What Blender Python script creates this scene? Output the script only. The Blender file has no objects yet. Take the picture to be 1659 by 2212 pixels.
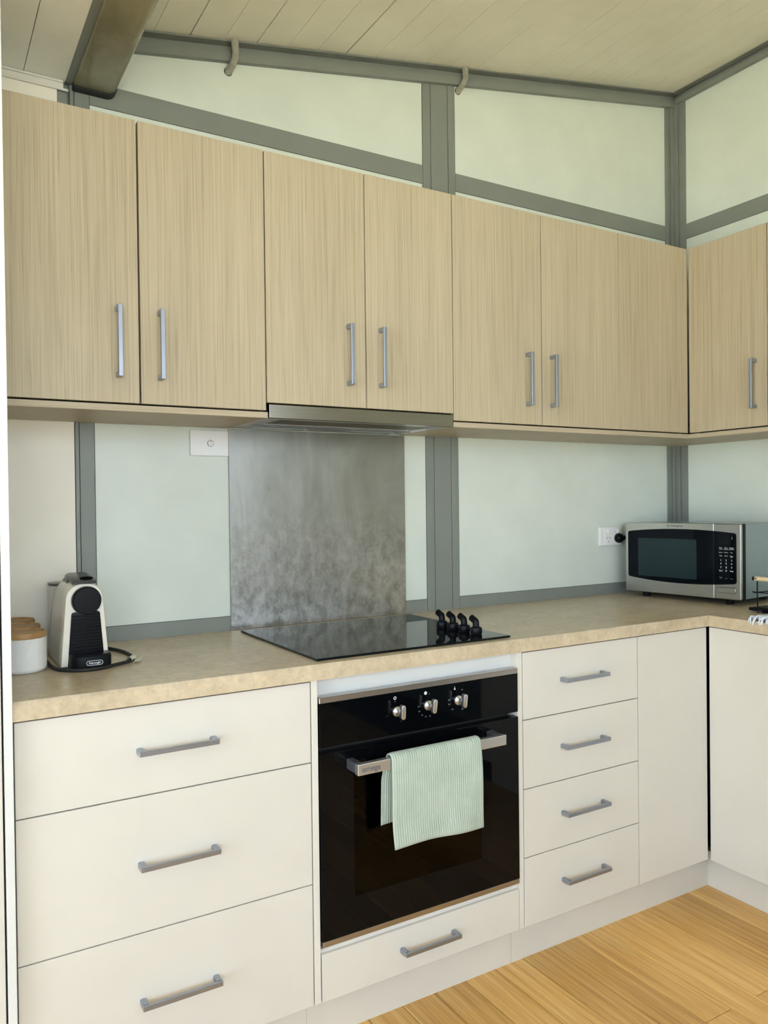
import bpy, bmesh, math, random
from mathutils import Vector, Matrix, noise
random.seed(7)
PI = math.pi
SC = bpy.context.scene
COL = SC.collection

# ------------------------------------------------------------------ camera
R0 = ((0.86020434, 0.50970894, 0.01566164),
      (-0.50981228, 0.86027963, 0.0032259),
      (-0.01182912, -0.01075943, 0.99987215))
cd = bpy.data.cameras.new('camera'); cam = bpy.data.objects.new('camera', cd); COL.objects.link(cam)
M4 = Matrix.Identity(4)
for r in range(3):
    M4[r][0] = R0[r][0]; M4[r][1] = R0[r][2]; M4[r][2] = -R0[r][1]
M4[0][3], M4[1][3], M4[2][3] = 0.12604, -2.22843, 1.28533
cam.matrix_world = M4
cd.sensor_fit = 'HORIZONTAL'; cd.sensor_width = 36.0; cd.lens = 1693.58 / 1659 * 36.0
cd.clip_start = 0.05
SC.camera = cam

# ------------------------------------------------------------------ world, light, exposure
w = bpy.data.worlds.new('sky'); SC.world = w; w.use_nodes = True
bg = w.node_tree.nodes['Background']
bg.inputs['Color'].default_value = (0.74, 0.88, 1.07, 1)
bg.inputs['Strength'].default_value = 7.5
sd = bpy.data.lights.new('sun', 'SUN'); sd.energy = 26.0; sd.color = (1.0, .95, .84); sd.angle = .01
sun = bpy.data.objects.new('sun', sd); COL.objects.link(sun)
sun.rotation_euler = (math.radians(30), 0, math.radians(-15))     # added high sun through the end wall glazing; unseen floor patch bounces light up
vs = SC.view_settings
vs.view_transform = 'Standard'; vs.look = 'None'; vs.gamma = 1.0; vs.use_curve_mapping = False
vs.exposure = 0.08

def portal(name, loc, rot, sx, sy):
    l = bpy.data.lights.new(name, 'AREA'); l.shape = 'RECTANGLE'; l.size = sx; l.size_y = sy
    l.cycles.is_portal = True
    o = bpy.data.objects.new(name, l); o.location = loc; o.rotation_euler = rot; COL.objects.link(o)

# ------------------------------------------------------------------ helpers
def tag(o, label=None, cat=None, group=None, kind=None):
    if label: o['label'] = label
    if cat: o['category'] = cat
    if group: o['group'] = group
    if kind: o['kind'] = kind
    return o

def wloc(o):
    v = Vector((0, 0, 0))
    while o: v += o.location; o = o.parent
    return v

def thing(name, label, cat, loc=(0, 0, 0), group=None, kind=None):
    o = bpy.data.objects.new(name, None); COL.objects.link(o); o.location = loc
    o.empty_display_size = .05
    return tag(o, label, cat, group, kind)

def obj(name, bm, mat, parent=None, smooth=None):
    """world-space bmesh -> one mesh object (child verts are stored relative to the parent)"""
    me = bpy.data.meshes.new(name)
    if parent: bmesh.ops.translate(bm, verts=bm.verts, vec=-wloc(parent))
    bmesh.ops.recalc_face_normals(bm, faces=bm.faces)
    bm.to_mesh(me); bm.free()
    o = bpy.data.objects.new(name, me); COL.objects.link(o)
    if mat: me.materials.append(mat)
    if smooth:
        me.shade_smooth()
        try: me.set_sharp_from_angle(angle=math.radians(smooth))
        except Exception: pass
    if parent: o.parent = parent
    return o

def inst(o, parent, loc, rot=(0, 0, 0)):
    c = o.copy(); COL.objects.link(c); c.parent = parent
    c.location = Vector(loc) - (wloc(parent) if parent else Vector((0, 0, 0))); c.rotation_euler = rot
    return c

def BM(): return bmesh.new()

def box(bm, x0, x1, y0, y1, z0, z1, bev=0.0, seg=1):
    b = bmesh.new()
    bmesh.ops.create_cube(b, size=1.0)
    bmesh.ops.scale(b, verts=b.verts, vec=(abs(x1 - x0), abs(y1 - y0), abs(z1 - z0)))
    bmesh.ops.translate(b, verts=b.verts, vec=((x0 + x1) / 2, (y0 + y1) / 2, (z0 + z1) / 2))
    if bev > 0:
        bmesh.ops.bevel(b, geom=b.edges[:], offset=bev, segments=seg, profile=.5, affect='EDGES')
    merge(bm, b)
    return bm

def merge(bm, b):
    me = bpy.data.meshes.new('tmp'); b.to_mesh(me); b.free()
    bm.from_mesh(me); bpy.data.meshes.remove(me)

def B(*a, **k): return box(BM(), *a, **k)

def prism(bm, pts, axis, a0, a1, bev=0.0, seg=2):
    """closed outline pts (2d) extruded along axis; 2d order: x:(y,z) y:(x,z) z:(x,y)"""
    def P(p, a):
        return {'x': (a, p[0], p[1]), 'y': (p[0], a, p[1]), 'z': (p[0], p[1], a)}[axis]
    b = bmesh.new()
    v0 = [b.verts.new(P(p, a0)) for p in pts]; v1 = [b.verts.new(P(p, a1)) for p in pts]
    n = len(pts)
    f0 = b.faces.new(v0); f1 = b.faces.new(v1[::-1])
    for i in range(n): b.faces.new((v0[i], v0[(i + 1) % n], v1[(i + 1) % n], v1[i]))
    bmesh.ops.recalc_face_normals(b, faces=b.faces)
    if bev > 0:
        es = [e for e in b.edges if f0 in e.link_faces or f1 in e.link_faces]
        bmesh.ops.bevel(b, geom=es, offset=bev, segments=seg, profile=.5, affect='EDGES')
    merge(bm, b); return bm

def cyl(bm, p0, p1, r0, r1=None, n=24, caps=True):
    r1 = r0 if r1 is None else r1
    p0 = Vector(p0); p1 = Vector(p1); d = p1 - p0
    q = d.to_track_quat('Z', 'Y').to_matrix()
    a = [bm.verts.new(p0 + q @ Vector((r0 * math.cos(2 * PI * i / n), r0 * math.sin(2 * PI * i / n), 0))) for i in range(n)]
    c = [bm.verts.new(p1 + q @ Vector((r1 * math.cos(2 * PI * i / n), r1 * math.sin(2 * PI * i / n), 0))) for i in range(n)]
    for i in range(n): bm.faces.new((a[i], a[(i + 1) % n], c[(i + 1) % n], c[i]))
    if caps: bm.faces.new(a[::-1]); bm.faces.new(c)
    return bm

def lathe(bm, prof, cx, cy, z0=0, n=48, axis=None):
    """prof [(r,z)]; spun about vertical at cx,cy (or transformed by axis matrix)"""
    rings = []
    vs_ = []
    for r, z in prof:
        if r < 1e-6:
            v = bm.verts.new((cx, cy, z0 + z)); rings.append([v]); vs_.append(v)
        else:
            ring = [bm.verts.new((cx + r * math.cos(2 * PI * i / n), cy + r * math.sin(2 * PI * i / n), z0 + z)) for i in range(n)]
            rings.append(ring); vs_ += ring
    for a, b in zip(rings, rings[1:]):
        for i in range(n):
            j = (i + 1) % n
            if len(a) == 1 and len(b) == 1: continue
            if len(a) == 1: bm.faces.new((a[0], b[i], b[j]))
            elif len(b) == 1: bm.faces.new((a[i], a[j], b[0]))
            else: bm.faces.new((a[i], a[j], b[j], b[i]))
    if axis is not None: bmesh.ops.transform(bm, matrix=axis, verts=vs_)
    return bm

def catmull(pts, k=8):
    P = [Vector(p) for p in pts]; out = []
    for i in range(len(P) - 1):
        p0 = P[max(i - 1, 0)]; p1 = P[i]; p2 = P[i + 1]; p3 = P[min(i + 2, len(P) - 1)]
        for t in range(k):
            t /= k
            out.append(.5 * ((2 * p1) + (-p0 + p2) * t + (2 * p0 - 5 * p1 + 4 * p2 - p3) * t * t + (-p0 + 3 * p1 - 3 * p2 + p3) * t ** 3))
    out.append(P[-1]); return out

def tube(bm, pts, rad, n=10):
    """rad: float or function(i, total)"""
    up = None; prev = None
    T = len(pts)
    for i, p in enumerate(pts):
        p = Vector(p)
        t = (Vector(pts[min(i + 1, T - 1)]) - Vector(pts[max(i - 1, 0)])).normalized()
        if up is None:
            up = Vector((0, 0, 1)) if abs(t.z) < .9 else Vector((1, 0, 0))
        s = t.cross(up).normalized(); up = s.cross(t).normalized()
        r = rad(i, T) if callable(rad) else rad
        ring = [bm.verts.new(p + r * (math.cos(2 * PI * k / n) * s + math.sin(2 * PI * k / n) * up)) for k in range(n)]
        if prev:
            for k in range(n): bm.faces.new((prev[k], prev[(k + 1) % n], ring[(k + 1) % n], ring[k]))
        else: bm.faces.new(ring[::-1])
        prev = ring
    bm.faces.new(prev); return bm

def text(name, body, size, loc, right, up, mat, parent, align='CENTER', bold=0.0):
    c = bpy.data.curves.new('t', 'FONT'); c.body = body; c.size = size; c.align_x = align; c.align_y = 'CENTER'
    c.extrude = 0.00012 ; c.offset = bold; c.resolution_u = 3
    o = bpy.data.objects.new('t', c); COL.objects.link(o)
    me = bpy.data.meshes.new_from_object(o.evaluated_get(bpy.context.evaluated_depsgraph_get()))
    bpy.data.objects.remove(o); bpy.data.curves.remove(c)
    right = Vector(right).normalized(); up = Vector(up).normalized(); n = right.cross(up)
    m = Matrix((( right.x, up.x, n.x, loc[0]), (right.y, up.y, n.y, loc[1]), (right.z, up.z, n.z, loc[2]), (0, 0, 0, 1)))
    b = BM(); b.from_mesh(me); bpy.data.meshes.remove(me)
    bmesh.ops.transform(b, matrix=m, verts=b.verts)
    return obj(name, b, mat, parent)

# ------------------------------------------------------------------ materials
def mat(name, color, rough=.5, metal=0.0, spec=.5, coat=0.0):
    m = bpy.data.materials.new(name); m.use_nodes = True
    p = m.node_tree.nodes['Principled BSDF']
    p.inputs['Base Color'].default_value = (*color, 1); p.inputs['Roughness'].default_value = rough
    p.inputs['Metallic'].default_value = metal; p.inputs['Specular IOR Level'].default_value = spec
    p.inputs['Coat Weight'].default_value = coat
    return m

def nodes(m): return m.node_tree.nodes, m.node_tree.links, m.node_tree.nodes['Principled BSDF']

def coords(m, scale=(1, 1, 1), rot=(0, 0, 0), src='Object'):
    N, L, P = nodes(m)
    t = N.new('ShaderNodeTexCoord'); mp = N.new('ShaderNodeMapping')
    mp.inputs['Scale'].default_value = scale; mp.inputs['Rotation'].default_value = rot
    L.new(t.outputs[src], mp.inputs['Vector']); return mp.outputs['Vector']

def tex(m, vec, scale=5, detail=4, rough=.55, dist=0.0):
    N, L, P = nodes(m)
    n = N.new('ShaderNodeTexNoise'); n.inputs['Scale'].default_value = scale; n.inputs['Detail'].default_value = detail
    n.inputs['Roughness'].default_value = rough; n.inputs['Distortion'].default_value = dist
    L.new(vec, n.inputs['Vector']); return n.outputs['Fac']

def ramp(m, fac, stops):
    N, L, P = nodes(m)
    r = N.new('ShaderNodeValToRGB'); e = r.color_ramp.elements
    while len(e) > 2: e.remove(e[-1])
    for i, (p, c) in enumerate(stops):
        el = e[i] if i < 2 else e.new(p)
        el.position = p; el.color = (*c, 1) if len(c) == 3 else c
    L.new(fac, r.inputs['Fac']); return r.outputs['Color']

def mix(m, a, b, fac, mode='MIX'):
    N, L, P = nodes(m)
    x = N.new('ShaderNodeMix'); x.data_type = 'RGBA'; x.blend_type = mode
    if isinstance(fac, (int, float)): x.inputs[0].default_value = fac
    else: L.new(fac, x.inputs[0])
    for i, v in ((6, a), (7, b)):
        if isinstance(v, tuple): x.inputs[i].default_value = (*v, 1)
        else: L.new(v, x.inputs[i])
    return x.outputs[2]

def bump(m, h, strength=.1, dist=.001):
    N, L, P = nodes(m)
    b = N.new('ShaderNodeBump'); b.inputs['Strength'].default_value = strength; b.inputs['Distance'].default_value = dist
    L.new(h, b.inputs['Height']); L.new(b.outputs['Normal'], P.inputs['Normal'])

def painted(name, color, rough=.45, var=.04, sc=6, bscale=700, bs=.03):
    """painted / laminate surface: faint tone drift and a very fine grain"""
    m = mat(name, color, rough); N, L, P = nodes(m)
    v = coords(m)
    c = ramp(m, tex(m, v, sc, 3), [(.3, tuple(x * (1 - var) for x in color)), (.7, tuple(min(1, x * (1 + var)) for x in color))])
    L.new(c, P.inputs['Base Color'])
    bump(m, tex(m, v, bscale, 2), bs, .0005)
    return m

WALL = painted('wall_panel_white', (.70, .745, .665), .38)
CREAMWALL = painted('cream_wall', (.92, .865, .74), .55)
GREY = painted('grey_frame_paint', (.225, .24, .212), .42)
CEIL = painted('ceiling_cream', (.84, .80, .66), .45)
CEILW = painted('ceiling_white', (.92, .90, .80), .45)
CREAM = painted('cream_laminate', (.70, .665, .585), .36, .02)
CREAM2 = painted('cream_laminate_edge', (.75, .71, .62), .40, .02)
WHITEP = painted('white_panel', (.74, .74, .70), .35, .02)
CARC = painted('carcass_shaded', (.30, .28, .24), .6)  # carcass white darkened in the colour for shade in the drawer gaps
DARK = painted('dark_gap', (.012, .011, .010), .8)  # near black: plank joints, and carcasses with door gap shade in the colour
ALU = mat('satin_aluminium', (.36, .39, .45), .34, .9)  # blue tint puts the reflected sky into the handle colour
DARKALU = mat('anodised_strip', (.46, .44, .43), .30, 1.0)
CHROME = mat('satin_chrome', (.66, .66, .67), .33, 1.0)
BLACKP = painted('black_plastic', (.006, .006, .007), .34)
BLACKP.node_tree.nodes['Principled BSDF'].inputs['Specular IOR Level'].default_value = .14
BLACKM = painted('black_matte', (.007, .007, .008), .5)
BLACKM.node_tree.nodes['Principled BSDF'].inputs['Specular IOR Level'].default_value = .14
RUBBER = mat('black_rubber', (.010, .010, .010), .55)
WPLAST = painted('white_plastic', (.84, .84, .82), .30, .015)
CREAMPL = painted('cream_plastic', (.86, .81, .68), .22, .015)
CERAM = painted('white_ceramic', (.82, .81, .77), .40, .02)
PRINT = mat('white_print', (.75, .78, .78), .5)
DIMPRINT = mat('dim_print', (.20, .24, .26), .5)
GREYPRINT = mat('grey_print', (.12, .12, .13), .5)
REDPRINT = mat('red_print', (.6, .05, .05), .5)
CONDUIT = painted('grey_conduit', (.38, .37, .30), .5)
HOLE = mat('hole_dark', (.01, .01, .01), .9)
CLOTH = painted('pale_cloth', (.72, .78, .86), .9, .06, 60, 900, .3)

def oak():
    m = mat('oak_laminate', (.6, .5, .36), .48); N, L, P = nodes(m)
    v1 = coords(m, (170, 170, 1.6)); v2 = coords(m, (520, 520, 4.5)); v3 = coords(m, (5, 5, .7))
    a = tex(m, v1, 1, 3, .6); b = tex(m, v2, 1, 3, .6); c = tex(m, v3, 1, 2)
    col = ramp(m, a, [(.25, (.40, .335, .225)), (.5, (.50, .425, .295)), (.75, (.57, .49, .35))])
    fine = ramp(m, b, [(.30, (.60, .585, .56)), (.48, (1, 1, 1))])
    col = mix(m, col, fine, .62, 'MULTIPLY')
    col = mix(m, col, ramp(m, c, [(.3, (.93, .92, .90)), (.7, (1.04, 1.04, 1.03))]), .8, 'MULTIPLY')
    L.new(col, P.inputs['Base Color'])
    bump(m, b, .12, .0004)
    return m
OAK = oak()

def oak_edge():
    m = mat('oak_edge', (.6, .5, .37), .5); N, L, P = nodes(m)
    a = tex(m, coords(m, (3, 3, 260)), 1, 3, .6)
    L.new(ramp(m, a, [(.3, (.40, .335, .23)), (.7, (.52, .44, .315))]), P.inputs['Base Color'])
    return m
OAKE = oak_edge()

def stone():
    m = mat('bench_stone', (.4, .33, .23), .30); N, L, P = nodes(m)
    v = coords(m)
    a = tex(m, v, 9, 5, .6, .6); b = tex(m, v, 55, 4, .65); c = tex(m, v, 330, 3, .6)
    col = ramp(m, a, [(.3, (.53, .43, .285)), (.7, (.65, .54, .37))])
    col = mix(m, col, ramp(m, b, [(.3, (.78, .76, .72)), (.5, (1, 1, 1)), (.72, (1.18, 1.17, 1.15))]), .75, 'MULTIPLY')
    col = mix(m, col, ramp(m, c, [(.28, (.66, .62, .58)), (.42, (1, 1, 1)), (.66, (1, 1, 1)), (.74, (1.3, 1.28, 1.25))]), .6, 'MULTIPLY')
    L.new(col, P.inputs['Base Color'])
    bump(m, b, .05, .0004)
    return m
STONE = stone()

def bamboo():
    m = mat('bamboo_floor', (.5, .28, .08), .33); N, L, P = nodes(m)
    oi = N.new('ShaderNodeObjectInfo'); t = N.new('ShaderNodeTexCoord'); ad = N.new('ShaderNodeVectorMath'); ad.operation = 'MULTIPLY_ADD'
    cb = N.new('ShaderNodeCombineXYZ'); L.new(oi.outputs['Random'], cb.inputs[0]); L.new(oi.outputs['Random'], cb.inputs[1])
    ad.inputs[1].default_value = (1, 1, 1)
    sc = N.new('ShaderNodeVectorMath'); sc.operation = 'SCALE'; sc.inputs['Scale'].default_value = 37.0
    L.new(cb.outputs[0], sc.inputs[0]); L.new(t.outputs['Object'], ad.inputs[0]); L.new(sc.outputs[0], ad.inputs[2])
    def mp(s):
        q = N.new('ShaderNodeMapping'); q.inputs['Scale'].default_value = s; L.new(ad.outputs[0], q.inputs[0]); return q.outputs[0]
    a = tex(m, mp((75, 2.2, 1)), 1, 5, .62); b = tex(m, mp((260, 5, 1)), 1, 4, .65)
    col = ramp(m, a, [(.28, (.58, .30, .070)), (.48, (.78, .45, .130)), (.62, (.86, .54, .18)), (.78, (.94, .66, .28))])
    col = mix(m, col, ramp(m, b, [(.3, (.70, .66, .60)), (.52, (1, 1, 1)), (.75, (1.12, 1.12, 1.1))]), .7, 'MULTIPLY')
    tone = ramp(m, oi.outputs['Random'], [(0, (.80, .77, .72)), (1, (1.08, 1.08, 1.08))])
    col = mix(m, col, tone, 1.0, 'MULTIPLY')
    L.new(col, P.inputs['Base Color']); bump(m, b, .06, .0005)
    return m
BAMBOO = bamboo()

def steel(name, col=(.52, .515, .50), rough=.28, smudge=False, axis=(4, 4, 300)):
    m = mat(name, col, rough, 1.0); N, L, P = nodes(m)
    a = tex(m, coords(m, axis), 1, 3, .6)
    L.new(ramp(m, a, [(.3, tuple(x * .93 for x in col)), (.7, tuple(x * 1.05 for x in col))]), P.inputs['Base Color'])
    if smudge:
        v = coords(m)
        s1 = tex(m, coords(m, (7, 7, 2.2)), 1, 5, .6, .8)          # wiped drip streaks
        s2 = tex(m, coords(m, (1, 1, .7)), 34, 6, .75, .25)                             # splatter and water spots
        N2 = N.new('ShaderNodeSeparateXYZ'); L.new(v, N2.inputs[0])
        mr = N.new('ShaderNodeMapRange'); mr.inputs[1].default_value = 1.32; mr.inputs[2].default_value = .98
        L.new(N2.outputs['Z'], mr.inputs[0])                       # splashes gather near the cooktop
        sp = N.new('ShaderNodeMath'); sp.operation = 'MULTIPLY'
        L.new(ramp(m, s2, [(.38, (0, 0, 0)), (.72, (1, 1, 1))]), sp.inputs[0]); L.new(mr.outputs[0], sp.inputs[1])
        base = ramp(m, s1, [(.25, (.22, .215, .19)), (.5, (.30, .295, .265)), (.75, (.41, .40, .37))])
        base = mix(m, base, (.62, .62, .60), sp.outputs[0])
        L.new(base, P.inputs['Base Color'])
        L.new(ramp(m, s1, [(.25, (.24,) * 3), (.75, (.40,) * 3)]), P.inputs['Roughness'])
        P.inputs['Metallic'].default_value = .92
    return m
STEEL = steel('stainless_steel', axis=(4, 300, 300))
HOODSTEEL = steel('hood_steel', (.235, .215, .165), .24, axis=(4, 300, 300))
SPLASH = steel('splashback_steel', smudge=True)
MWSTEEL = steel('microwave_steel', (.47, .465, .43), .30, axis=(300, 4, 300))

def black_glass(name, tint, rough=.03):
    m = mat(name, tint, rough, 0, .5); return m
HOBGLASS = mat('hob_glass', (.004, .006, .006), .045, 0, .22)
OVENGLASS = mat('oven_glass', (.002, .0025, .003), .03, 0, .17)
MWGLASS = mat('microwave_glass', (.002, .0035, .005), .05, 0, .12)
MWWIN = painted('microwave_window_mesh', (.010, .024, .028), .14)
MWWIN.node_tree.nodes['Principled BSDF'].inputs['Specular IOR Level'].default_value = .25

def thin_glass(name, tint=(1, 1, 1), ior=1.5):
    m = bpy.data.materials.new(name); m.use_nodes = True; N = m.node_tree.nodes; L = m.node_tree.links
    N.remove(N['Principled BSDF']); out = N['Material Output']
    t = N.new('ShaderNodeBsdfTransparent'); t.inputs[0].default_value = (*tint, 1)
    g = N.new('ShaderNodeBsdfGlossy'); g.inputs['Roughness'].default_value = .02
    f = N.new('ShaderNodeFresnel'); f.inputs[0].default_value = ior
    x = N.new('ShaderNodeMixShader'); L.new(f.outputs[0], x.inputs[0]); L.new(t.outputs[0], x.inputs[1]); L.new(g.outputs[0], x.inputs[2])
    L.new(x.outputs[0], out.inputs[0]); return m
PANE = thin_glass('window_glass')
OVENPANE = thin_glass('oven_window_glass', (.22, .20, .18), 1.26)

def beam_mat():
    m = mat('beam_bronze_paint', (.30, .27, .17), .20, 0, .5); N, L, P = nodes(m)
    a = tex(m, coords(m, (7, 5, 5)), 1, 4, .6, .3); b = tex(m, coords(m), 22, 4, .6)
    c = ramp(m, a, [(.35, (.20, .18, .105)), (.65, (.29, .26, .155))])
    c = mix(m, c, ramp(m, b, [(.28, (.45, .44, .40)), (.36, (1, 1, 1))]), .7, 'MULTIPLY')
    L.new(c, P.inputs['Base Color']); return m
BEAM = beam_mat()

def wood(name, c0, c1, sc=(9, 60, 60)):
    m = mat(name, c0, .5); N, L, P = nodes(m)
    a = tex(m, coords(m, sc), 1, 4, .6, .8)
    L.new(ramp(m, a, [(.3, c0), (.7, c1)]), P.inputs['Base Color']); return m
LIDWOOD = wood('acacia_lid', (.36, .19, .065), (.58, .36, .15))
PALEWOOD = wood('pale_beech', (.72, .55, .34), (.82, .66, .44))

def towel_mat():
    m = mat('sage_cotton', (.5, .6, .5), .95, 0, .1); N, L, P = nodes(m)
    v = coords(m)
    a = tex(m, v, 14, 3); b = tex(m, coords(m, (900, 900, 420)), 1, 2)
    L.new(ramp(m, a, [(.3, (.40, .465, .375)), (.7, (.48, .545, .455))]), P.inputs['Base Color'])
    P.inputs['Sheen Weight'].default_value = .2
    bump(m, b, .35, .0008); return m
TOWEL = towel_mat()
BOUNCE = painted('pale_bounce', (.66, .63, .50), .9, .1, 3)
MWBODY = painted('grey_enamel', (.24, .30, .30), .22)
FILTER = None
def mesh_mat():
    m = mat('filter_mesh', (.16, .14, .09), .4, .7); N, L, P = nodes(m)
    v = coords(m, (1, 1, 1), (0, 0, PI / 4)); n = N.new('ShaderNodeTexChecker'); n.inputs['Scale'].default_value = 260
    L.new(v, n.inputs[0]); n.inputs[1].default_value = (.26, .235, .16, 1); n.inputs[2].default_value = (.05, .045, .03, 1)
    L.new(n.outputs[0], P.inputs['Base Color']); return m
FILTER = mesh_mat()

# ------------------------------------------------------------------ room dimensions
W = 2.8874           # right wall
XL, YR = -2.0, -3.9  # left and rear walls
ZB = 0.9155          # bench top
def zc(x): return 2.6014 + (x - .6962) * .1766   # underside of the sloping ceiling
ZLC = 2.41           # flat ceiling left of the beam
XB0, XB1 = .494, .605

# ------------------------------------------------------------------ floor
fl = obj('floor', B(XL - .15, W + .15, YR - .15, .15, -.06, -.006), DARK)
tag(fl, 'golden bamboo strip floor in front of the cream cabinets', 'floor', kind='structure')
pw = .1
rows = []
x = 2.37
while x > .3:
    rows.append((x - pw, x)); x -= pw
rows.reverse()
ends = {1.77: -.977, 1.97: -.978, 1.87: -1.9, 2.07: -1.62, 2.17: -1.35, 2.27: -1.1, 1.67: -1.5, 1.57: -1.15}
plank_mesh = {}
def plank(x0, y0, y1):
    L_ = round(y1 - y0, 3)
    if L_ not in plank_mesh:
        o = obj('plank', B(.0009, pw - .0009, -L_ + .0009, -.0009, -.006, 0, bev=.0010), BAMBOO, fl)
        plank_mesh[L_] = o.data
    else:
        o = bpy.data.objects.new('plank', plank_mesh[L_]); COL.objects.link(o); o.parent = fl
    o.location = (x0, y1, 0)
for i, (a, b) in enumerate(rows):
    e = None
    for k, v_ in ends.items():
        if abs(k - a) < .02: e = v_
    if e is None: e = -.75 - ((i * 0.617) % 1.1)
    plank(a, e, -.50)
    plank(a, e - 1.83, e)
    plank(a, YR, e - 1.83)
# the rest of the floor, left of the visible boards and behind the camera
rest = BM()
xx = rows[0][0]
while xx > XL:
    box(rest, xx - pw + .0005, xx - .0005, YR, -.50 if xx > .3 else 0, -.006, 0); xx -= pw
tag(obj('plank_field', rest, BAMBOO, fl), kind='stuff')

# ------------------------------------------------------------------ walls
wb = BM()
prism(wb, [(XL, -.06), (W + .15, -.06), (W + .15, zc(W + .15) + .1), (XB1, zc(XB1) + .1), (XB1, 2.7), (XL, 2.7)], 'y', .012, .15)
wall_back = tag(obj('wall_back', wb, GREY), 'grey framed back wall with pale green white panels', 'wall', kind='structure')
def wpart(name, x0, x1, z0, z1, m=WALL, y=0.0, t=.012):
    return obj(name, B(x0, x1, y - .0 if y == 0 else y, t, z0, z1, bev=.0006), m, wall_back)
BT, BL_ = 2.4326, 2.3705
PA0, PA1 = .487, .5365
P0, P1, P2, P3 = 1.614, 1.6477, 1.7196, 1.7512
CP = 2.8315
ZS = .9571
# pale infill panels
for (a, b, c, d) in [(PA1 + .0015, P0 - .0007, ZS + .0007, BL_ - .0007), (P3 + .0007, CP - .0007, ZS + .0007, BL_ - .0007)]:
    wpart('wall_panel', a, b, c, d)
def slant_panel(x0, x1, off):
    b = BM(); prism(b, [(x0, BT + .0007), (x1, BT + .0007), (x1, zc(x1) - off), (x0, zc(x0) - off)], 'y', 0, .012)
    obj('wall_panel', b, WALL, wall_back)
slant_panel(XB1 - .02, P0 - .0007, .053); slant_panel(P3 + .0007, CP - .0007, .053)
# grey frame members, a hair proud of the panels
def member(name, x0, x1, z0, z1, y=-.0025):
    obj(name, B(x0, x1, y, .012, z0, z1, bev=.0008), GREY, wall_back)
member('post_strip', PA0 + .0115, PA1, -.0, 2.60); member('post_strip', PA0, PA0 + .010, 0, 2.60, -.004)
for a, b in [(P0, P1), (P1, P2), (P2, P3)]:
    member('post_strip', a + .0010, b - .0010, 0, zc(a) - .025)
for a, b in [(CP, 2.8585), (2.8605, W)]:
    member('post_strip', a, b, 0, zc(a) - .025, -.003 if a == CP else -.010)
for z0, z1 in [(BL_, BT), (ZB - .04, ZS)]:
    for a, b in [(PA1 + .0008, P0 - .0003), (P3 + .0003, CP - .0003)]:
        member('rail', a, b, z0, z1, -.0022)
# cream lining left of the first post
obj('lining_sheet', B(-.9, .484, -.012, .012, 0, 2.25, bev=.001), CREAMWALL, wall_back)
obj('lining_sheet', B(-.9, .4548, -.012, .012, 2.2505, 2.41, bev=.001), CREAMWALL, wall_back)
obj('lining_edge', B(.4555, .4805, -.006, .012, 2.2505, 2.405, bev=.001), GREY, wall_back)

wr = BM(); prism(wr, [(YR - .15, -.06), (.15, -.06), (.15, zc(W) + .12), (YR - .15, zc(W) + .12)], 'x', W + .012, W + .15)
wall_right = tag(obj('wall_right', wr, GREY), 'grey framed side wall with pale panels over the shorter cabinet run', 'wall', kind='structure')
def rpart(name, y0, y1, z0, z1, m=WALL, x=0.0):
    obj(name, B(W - x, W + .012, y0, y1, z0, z1, bev=.0006), m, wall_right)
YC = -.0605
ZRT = zc(W) - .045
for j in range(4):
    y1 = YC - j * 1.27; y0 = y1 - 1.13
    rpart('wall_panel', y0, y1 - .0007, ZS, BL_ - .0007); rpart('wall_panel', y0, y1 - .0007, BT + .0007, ZRT)
    rpart('rail', y0, y1, BL_, BT, GREY, .0022); rpart('rail', y0, y1, ZB - .04, ZS - .0007, GREY, .0022)
    rpart('post_strip', y0 - .139, y0, 0, zc(W), GREY, .0025)
rpart('post_strip', YC, -.029, 0, zc(W) - .02, GREY, .003); rpart('post_strip', -.0275, -.0105, 0, zc(W) - .02, GREY, .010)

# left and rear walls with big glazed openings (daylight of the room)
def wall_with_openings(name, axis, pos, lo, hi, top, ops, m, label):
    """ops: (a0,a1,z0,z1) along the wall, sorted"""
    b = BM()
    def seg(a0, a1, z0, z1):
        if a1 - a0 < 1e-4 or z1 - z0 < 1e-4: return
        if axis == 'x': box(b, pos - .12, pos, a0, a1, z0, z1)
        else: box(b, a0, a1, pos - .12, pos, z0, z1)
    c = lo
    for a0, a1, z0, z1 in ops:
        seg(c, a0, -.06, top); seg(a0, a1, -.06, z0); seg(a0, a1, z1, top); c = a1
    seg(c, hi, -.06, top)
    return tag(obj(name, b, m), label, 'wall', kind='structure')
left_ops = [(-3.6, -1.0, .05, 2.36)]
rear_ops = [(-1.7, 1.1, .75, 2.36), (1.75, 2.35, 1.05, 2.40)]
wall_with_openings('wall_left', 'x', XL, YR - .12, .15, 2.75, left_ops, CREAMWALL, 'cream side wall with a wide glazed opening facing the cabinets')
wall_with_openings('wall_rear', 'y', YR, XL - .12, W + .15, 3.2, rear_ops, CREAMWALL, 'cream end wall with glazed openings opposite the oven')
wn = 0
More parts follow.
